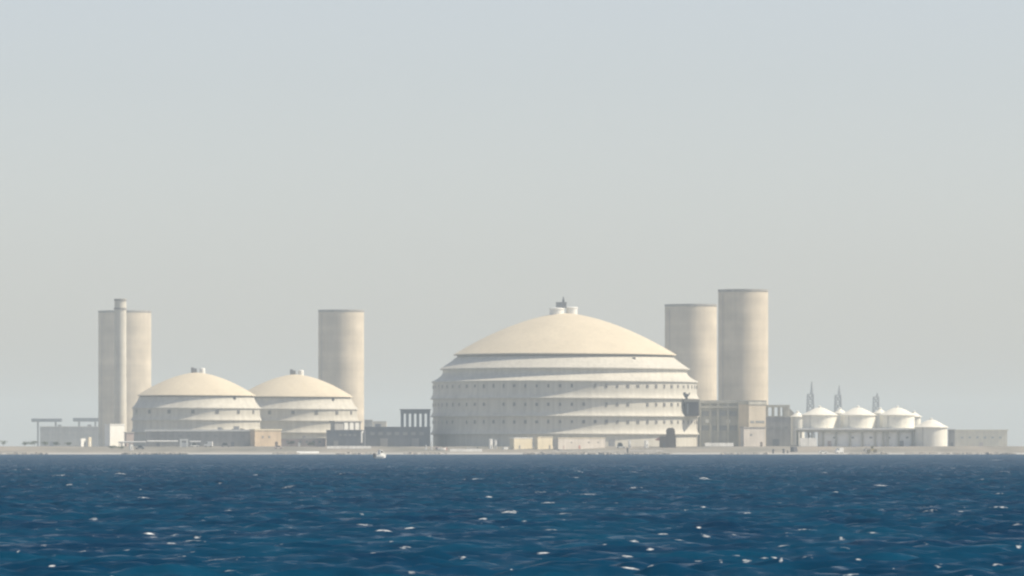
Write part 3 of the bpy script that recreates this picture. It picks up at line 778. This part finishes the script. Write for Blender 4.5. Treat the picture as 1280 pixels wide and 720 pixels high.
# ------------------------------------------------------------------ vegetation
def plant(px, ytop, d, wpx, label, name='shrub', cat='shrub', group=None, trunk=0.25, seed=0):
    rnd = random.Random(seed or int(px * 7))
    s = d / F; g = ground(d); H = PZ(ytop, d) - g; W = wpx * s
    root = thing(name, label, cat, (PX(px, d), d, g), rnd.random() * 6, group)
    mb = MB()
    mb.bar((0, 0, -.3), (rnd.uniform(-.2, .2), 0, H * .6), max(.07, H * .035), 7, max(.03, H * .012))
    for k in range(4):
        a = rnd.random() * 6.3
        mb.bar((0, 0, H * (trunk + .08 * k)), (math.cos(a) * W * .3, math.sin(a) * W * .3, H * (.55 + .1 * k)), max(.04, H * .016), 5, .02)
    mb.build('trunk', M['bark'], root)
    bm = bmesh.new()
    cl = []
    for k in range(9):
        a = rnd.random() * 6.3; q = rnd.random() ** .6
        cl.append((math.cos(a) * W * .33 * q, math.sin(a) * W * .33 * q, H * rnd.uniform(trunk + .18, .86), W * rnd.uniform(.13, .23)))
    for k in range(520):
        cx, cy, cz, cr = rnd.choice(cl)
        v = Vector((rnd.gauss(0, 1), rnd.gauss(0, 1), rnd.gauss(0, .8))); v = v.normalized() * cr * rnd.uniform(.5, 1.05)
        p = Vector((cx, cy, min(H, max(.1, cz + v.z * min(1, H / W * 1.1)))))
        p.x += v.x; p.y += v.y
        z = rnd.uniform(.10, .22) * max(1, H / 6)
        u = Vector((rnd.gauss(0, 1), rnd.gauss(0, 1), rnd.gauss(0, 1))).normalized(); t = u.orthogonal().normalized()
        bm.faces.new([bm.verts.new(p + u * z), bm.verts.new(p + t * z * .6), bm.verts.new(p - u * z), bm.verts.new(p - t * z * .6)])
    m = MB(); m.bm.free(); m.bm = bm
    m.build('crown', M['leaf'], root, fix=False)
G1 = 'shrubs on the far shore below the hazy warehouse'
for i, (px, yt, wp, lb) in enumerate(((4, 550, 17, 'dark hazy shrub at the photo edge on the far shore'), (31, 552, 15, 'first low shrub along the sand before the hazy warehouse'), (43, 551, 19, 'second low shrub along the sand, wider than its neighbours'), (57, 552, 15, 'low shrub in front of the near corner of the hazy warehouse'), (70, 552, 15, 'low shrub before the warehouse wall, short of the white kiosk'), (86, 553, 14, 'low shrub closest to the square white kiosk'))):
    plant(px, yt, 3240 + 7 * i, wp, lb, group=G1)
G2 = 'trees standing behind the long low grey building'
for px, yt, wp, lb in ((277, 533.5, 13, 'round dark tree rising over the pale parapet'), (290, 534, 10, 'smallest dark tree between two others over the pale parapet'), (305, 532, 15, 'broad dark tree at the parapet end near the tan building')):
    plant(px, yt, 3214, wp, lb, 'tree', 'tree', G2, .35)
plant(141, 556.5, 3110, 14, 'low green shrub below the bright white store')
plant(152, 557.5, 3105, 11, 'green shrub between the white store and a parked white hatchback')
plant(364, 551, 3160, 11, 'dark shrub before the low pinkish lodge')
plant(389, 552, 3160, 13, 'broad grey green shrub at the lodge end')

# ------------------------------------------------------------------ vehicles
def vehicle(px, ytop, d, length, rz, label, kind, paintm, group=None, name='parked_car'):
    g = ground(d); H = PZ(ytop, d) - g
    root = thing(name, label, {'van': 'van', 'car': 'car', 'truck': 'truck'}[kind], (PX(px, d), d, g), R(rz), group)
    L = length; h = max(1.35, min(H, 2.9)); w = .9 if kind == 'car' else 1.0
    if kind == 'car':
        out = [(-L / 2, .35), (-L / 2, .85), (-L * .42, .95), (-L * .28, h), (L * .12, h), (L * .26, .98), (L / 2 - .1, .85), (L / 2, .6), (L / 2, .35)]
        glass = [(-L * .38, .98), (-L * .27, h - .08), (L * .11, h - .08), (L * .23, .98)]
    else:
        out = [(-L / 2, .4), (-L / 2, h - .1), (-L / 2 + .12, h), (L * .22, h), (L * .36, h * .55), (L / 2 - .05, h * .48), (L / 2, .8), (L / 2, .4)]
        glass = [(L * .10, h * .58), (L * .10, h - .25), (L * .21, h - .25), (L * .32, h * .58)]
    body = MB().prism(out, -w, w).build('body', M[paintm], root)
    MB().prism(glass, -w - .012, w + .012).build('side_window', M['glass'], root)
    for sx in (-.30, .30):
        for sy in (-1, 1):
            q = MB().bar((0, -.1, 0), (0, .1, 0), .34, 20).build('wheel', M['rubber'], root, (sx * L, sy * (w - .08), .34))
            MB().bar((0, -.115 * 1, 0), (0, .115, 0), .18, 12).build('rim', M['grey_metal'], q)
    for sy in (-.6, .6):
        MB().box(L / 2 - .02, L / 2 + .03, sy * w - .15, sy * w + .15, .62, .78).build('headlight', M['white'], root)
    return root
GV = 'vehicles parked before the long low grey building'
vehicle(243.5, 553, 3150, 4.6, 8, 'low white car just right of the white gate frame', 'car', 'white', GV)
vehicle(260.5, 550.5, 3152, 4.4, 172, 'white van parked beyond the white car before the grey building', 'van', 'white', GV, 'parked_van')
vehicle(282, 553.5, 3148, 5.2, 4, 'greyish car parked nearest the tan building', 'car', 'grey_metal', GV)
vehicle(175, 557, 3112, 5.0, 175, 'grey pickup sized car on the sand by the white upright hut', 'car', 'grey_metal')
vehicle(776, 551, 3130, 5.0, 0, 'silver white car right of the long cream hut', 'car', 'white')
vehicle(1049, 559.3, 3018, 4.0, 200, 'bright white van parked at the water edge below the tanks', 'van', 'white', None, 'parked_van')
vehicle(992.5, 555, 3040, 4.2, 60, 'dark van parked on the sand below the dark low block', 'van', 'dark_metal', None, 'parked_van')
vehicle(1029, 564, 3016, 4.2, 10, 'low white car beside the bright white van at the water', 'car', 'white')
vehicle(348, 557, 3120, 4.6, 20, 'pinkish white car before the tan building', 'car', 'pink_wall')

def loader():
    d = 3035.0; g = ground(d)
    root = thing('wheel_loader', 'faded yellow wheel loader with raised grey arm on the sand', 'loader', (PX(1089, d), d, g), R(180))
    MB().prism([(-2.9, .7), (-3.0, 1.7), (-1.2, 1.9), (-.2, 1.7), (.9, 1.2), (.9, .7)], -1, 1).build('body', M['yellow'], root)
    cab = MB().prism([(-1.25, 1.92), (-1.2, 3.3), (.15, 3.3), (.35, 1.75)], -.8, .8).build('cab', M['yellow'], root)
    MB().prism([(-1.0, 2.2), (-.98, 3.05), (.0, 3.05), (.12, 2.2)], -.83, .83).build('window', M['glass'], cab)
    arm = MB()
    for sy in (-.6, .6): arm.bar((.3, sy, 1.5), (2.6, sy, 2.5), .18).bar((2.6, sy, 2.5), (3.2, sy, 1.7), .16)
    arm.build('arm', M['grey_metal'], root)
    MB().prism([(3.0, 2.1), (3.9, 1.5), (3.7, .8), (2.9, .7), (2.8, 1.0), (3.2, 1.3)], -1.2, 1.2).build('bucket', M['grey_metal'], root)
    for sx in (-1.9, 1.3):
        for sy in (-1.05, 1.05):
            q = MB().bar((0, -.28, 0), (0, .28, 0), .78, 24).build('wheel', M['rubber'], root, (sx, sy, .75))
            MB().bar((0, -.3, 0), (0, .3, 0), .38, 14).build('rim', M['yellow'], q)
loader()

# ------------------------------------------------------------------ small shore furniture
def simple(name, label, cat, px, d, mb, mats, group=None, rz=0, z=None):
    o = mb.build(name, mats, None, (PX(px, d), d, ground(d) if z is None else z), R(rz))
    return tag(o, label, cat, group)
def wallseg(name, label, cat, x0, x1, ytop, d, mat, th=.5, group=None, cap=True):
    s = d / F; W = (x1 - x0) * s; H = PZ(ytop, d) - ground(d)
    mb = MB()
    n = max(1, round(W / 4.0)); L = W / n        # segments, seaward face sloped back so it catches the high sun
    for k in range(n):
        a, b = -W / 2 + k * L, -W / 2 + (k + 1) * L - .12
        pr = [(-th / 2 - H * .8, -.4), (-th / 2 - H * .8, .12), (-th / 2, H - .1), (-th / 2 + .05, H), (th / 2, H), (th / 2, -.4)]
        A = [mb.bm.verts.new((a, y, z)) for y, z in pr]; B = [mb.bm.verts.new((b, y, z)) for y, z in pr]
        mb.bm.faces.new(A); mb.bm.faces.new(B[::-1])
        for i in range(6): mb.bm.faces.new((A[i], A[(i + 1) % 6], B[(i + 1) % 6], B[i]))
    return simple(name, label, cat, (x0 + x1) / 2, d, mb, M[mat], group)
GW = 'white barrier walls along the shore'
def pipe_rail(x0, x1, py, d, label, mat):
    s = d / F; W = (x1 - x0) * s; g = ground(d); z = PZ(py, d) - g
    root = thing('pipe_rail', label, 'pipe', (PX((x0 + x1) / 2, d), d, g), 0, 'raised pipes before the long low grey building')
    MB().bar((-W / 2, 0, z), (W / 2, 0, z), .48, 12).build('pipe', M[mat], root)
    n = max(2, int(W / 5))
    for k in range(n):
        x = -W / 2 + .4 + (W - .8) * k / (n - 1)
        MB().box(x - .15, x + .15, -.3, .3, -.4, z - .4).build('support', M['grey_metal'], root)
pipe_rail(184, 222.5, 551.7, 3150, 'white raised pipe running up to the white gate frame', 'white')
pipe_rail(148, 182.5, 552.6, 3154, 'dull raised pipe in front of the small pinkish shed', 'pole_white')
pipe_rail(237, 251, 552.2, 3158, 'short pale raised pipe just past the white gate frame', 'pole_white')
wallseg('barrier_wall', 'wide low white barrier in front of the dark slate block', 'barrier', 409, 464, 557.5, 3120, 'barrier', 2.5, GW)
wallseg('barrier_wall', 'white barrier at the water edge below the second small dome', 'barrier', 371, 399, 564.2, 3022, 'white', 1.6, GW)
wallseg('barrier_wall', 'low white barrier on the sand before the huge dome shaded side', 'barrier', 562.5, 603, 561, 3050, 'barrier', 1.2, GW)
wallseg('barrier_wall', 'white barrier along the foot of the concrete framed building', 'barrier', 881, 917, 553.5, 3170, 'barrier', 1.0, GW)
wallseg('barrier_wall', 'pinkish white barrier beneath the near end of the tank platform', 'barrier', 1000, 1021, 547.5, 3180, 'barrier', 1.0, GW)
wallseg('low_wall', 'thin dark kerb wall along the beach before the long cream hut', 'low wall', 690, 783, 563.2, 3048, 'concrete_dark', .5)
wallseg('low_wall', 'thin dark kerb wall along the beach right of the dark post', 'low wall', 787, 830, 562.2, 3052, 'concrete_dark', .5)
def gate_frame():
    d = 3150.0; s = d / F; g = ground(d)
    root = thing('gate_frame', 'square white gate frame before the long low grey building', 'gate', (PX(230, d), d, g))
    W = 4.0 * s; H = PZ(548.7, d) - g
    for sx in (-1, 1): MB().box(sx * W - .45, sx * W + .45, -.4, .4, -.3, H - .9).build('post', M['white'], root)
    MB().box(-W - .45, W + .45, -.4, .4, H - .896, H).build('beam', M['white'], root)
    MB().box(-W + .46, W - .46, -.08, .08, .1, H * .55).build('gate_leaf', M['pole_white'], root)
gate_frame()
def sentry(px, ytop, ybot, d, w, label, mat='white', name='sentry_hut'):
    g = ground(d); H = PZ(ytop, d) - g
    root = thing(name, label, 'hut', (PX(px, d), d, g), R(30))
    MB().box(-w / 2, w / 2, -w / 2, w / 2, -.3, H - .3).build('wall', M[mat], root)
    MB().prism([(-w / 2 - .15, H - .296), (0, H), (w / 2 + .15, H - .296)], -w / 2 - .15, w / 2 + .15).build('roof', M[mat], root)
    MB().box(-.3, .3, -w / 2 - .04, -w / 2 - .003, 0, min(2, H * .7)).build('door', M['grey_metal'], root)
sentry(164, 555.5, 564, 3095, 1.5, 'upright white hut on the sand near the pinkish shed')
sentry(808, 550, 558, 3135, 1.5, 'bright white upright hut before the huge dome lit side')
sentry(787, 550, 557, 3133, 1.0, 'narrow pale hut between the silver car and the white hut', 'pole_white')
sentry(613.5, 548.5, 560, 3118, 1.5, 'bright upright hut on the shaded side of the huge dome', 'white')
sentry(619.5, 549.5, 560, 3119, 1.1, 'duller narrow hut right beside the bright upright hut', 'pole_white')
def post(px, ytop, d, r, label, mat='dark_metal', name='mooring_post', group='dark posts at the water edge'):
    g = ground(d); H = PZ(ytop, d) - g
    mb = MB().lathe([(r, -.5), (r, H * .82), (r * 1.35, H * .84), (r * 1.35, H * .93), (r * .9, H), (0, H + .02)], 14)
    simple(name, label, 'post', px, d, mb, M[mat], group)
post(784.5, 560, 3016, .45, 'dark post at the water edge before the huge dome')
post(966.5, 561.5, 3014, .45, 'first dark post at the water edge below the guard room')
post(979.5, 561, 3014, .5, 'thickest dark post, left of a slim one by the dark van')
post(984.5, 563, 3014, .3, 'short slim dark post right beside the thickest post')
GL = 'pale flagpoles on the shore by the huge dome shaded edge'
for px, yt, lb in ((539.5, 551, 'tallest pale pole at the shaded foot of the huge dome'), (532.5, 556, 'short pale pole left of the tallest pale pole'),):
    s = 3100 / F; H = PZ(yt, 3100) - ground(3100)
    mb = MB().bar((0, 0, -.3), (0, 0, H), .35, 10, .28).box(-.5, .5, -.5, .5, -.3, .3)
    simple('pale_pole', lb, 'pole', px, 3100, mb, M['pole_white'], GL)
# beached boats and crates near the shaded foot
def boat_hull(L, W, H):
    mb = MB(); n = 12; rows = []
    for i in range(n + 1):
        t = i / n; x = -L / 2 + L * t
        b = W / 2 * (1 - max(0, (t - .45) / .55) ** 2.2) * (0.86 + .14 * min(1, t * 3))
        b = max(b, .02); sheer = H * (1 + .35 * max(0, (t - .4) / .6) ** 2)
        k = -.35 * H * (1 - t ** 6)
        rows.append([(x, -b, sheer), (x, -b * .93, sheer * .45), (x, -b * .55, k * .6), (x, 0, k), (x, b * .55, k * .6), (x, b * .93, sheer * .45), (x, b, sheer)])
    vs = [[mb.bm.verts.new(p) for p in r] for r in rows]
    for a, b in zip(vs, vs[1:]):
        for k in range(6): mb.bm.faces.new((a[k], a[k + 1], b[k + 1], b[k]))
        # deck a little under the gunwale
    for a, b in zip(vs, vs[1:]): mb.bm.faces.new((a[0], b[0], b[6], a[6]))
    mb.bm.faces.new(vs[0])
    return mb
def motor_boat(px, d, L, rz, label, z, cabin=True):
    root = thing('motor_boat', label, 'boat', (PX(px, d), d, z), R(rz))
    boat_hull(L, L * .40, .85).build('hull', M['white'], root)
    if cabin:
        cb = MB().prism([(-L * .12, .86), (-L * .10, 2.35), (L * .10, 2.25), (L * .26, .9)], -.62, .62).build('cabin', M['white'], root)
        MB().prism([(-L * .07, 1.5), (-L * .06, 2.1), (L * .08, 2.05), (L * .15, 1.5)], -.63, .63).build('window', M['glass'], cb)
    om = MB().box(-L / 2 - .55, -L / 2 + .05, -.22, .22, .3, 1.35).box(-L / 2 - .42, -L / 2 - .2, -.08, .08, -.5, .3).build('outboard_motor', M['dark_metal'], root)
motor_boat(475.5, 1800.0, 4.0, 38, 'small white motor boat afloat before the long shaded shed', .2)
motor_boat(552, 3085, 4.6, 12, 'pale boat pulled up on the sand at the huge dome shaded edge', ground(3085) + .3, False)
motor_boat(590, 3090, 5.2, 170, 'pale boat on the sand left of the bright upright hut', ground(3090) + .3, False)
rk = random.Random(3)
for px, d, w_, h_, lb, mt in ((546, 3100, 1.6, 1.7, 'pinkish crate between the pale pole and the beached boat', 'pink_wall'), (556, 3096, 1.8, 1.3, 'reddish low crate before the huge dome shaded foot', 'red_paint'), (631.5, 3105, 2.2, 1.3, 'white crate left of the single cream hut', 'white'), (700, 3075, 2.0, .9, 'low grey crate on the beach before the long cream hut', 'grey_wall')):
    mb = MB().box(-w_ / 2, w_ / 2, -w_ / 2, w_ / 2, -.2, h_)
    for k in (.2, .55, .9): mb.box(-w_ / 2 - .05, w_ / 2 + .05, -w_ / 2 - .05, w_ / 2 + .05, h_ * k - .08, h_ * k + .08)
    simple('crate', lb, 'crate', px, d, mb, M[mt], 'crates on the beach', rk.uniform(10, 40))

# ------------------------------------------------------------------ broken stone along parts of the waterline
def shore_rubble():
    rnd = random.Random(21)
    bm = bmesh.new()
    for (x0, x1, n) in ((0, 60, 60), (150, 235, 150), (340, 372, 40), (420, 470, 50), (505, 560, 50), (655, 700, 60), (700, 840, 190), (900, 960, 70), (1060, 1110, 60), (1130, 1270, 150)):
        for k in range(n):
            d = 3001 + abs(rnd.gauss(0, 9))
            px = rnd.uniform(x0, x1)
            q = rnd.uniform(.25, .75) * (1.0 if rnd.random() < .9 else 1.6)
            c = Vector((PX(px, d), d, ground(d) + q * .25))
            vs = []
            for i in range(8):
                v = Vector(((i & 1) * 2 - 1, ((i >> 1) & 1) * 2 - 1, (i >> 2) * 2 - 1))
                v = Vector((v.x * q * rnd.uniform(.5, 1), v.y * q * rnd.uniform(.5, 1), v.z * q * rnd.uniform(.3, .6)))
                vs.append(bm.verts.new(c + Matrix.Rotation(rnd.random() * .5 + k, 3, 'Z') @ v))
            bmesh.ops.convex_hull(bm, input=vs)
    me = bpy.data.meshes.new('shore_rubble'); bm.to_mesh(me); bm.free(); me.materials.append(M['rubble'])
    tag(link(bpy.data.objects.new('shore_rubble', me)), 'broken grey stones strewn along the waterline', 'rubble', kind='stuff')
shore_rubble()
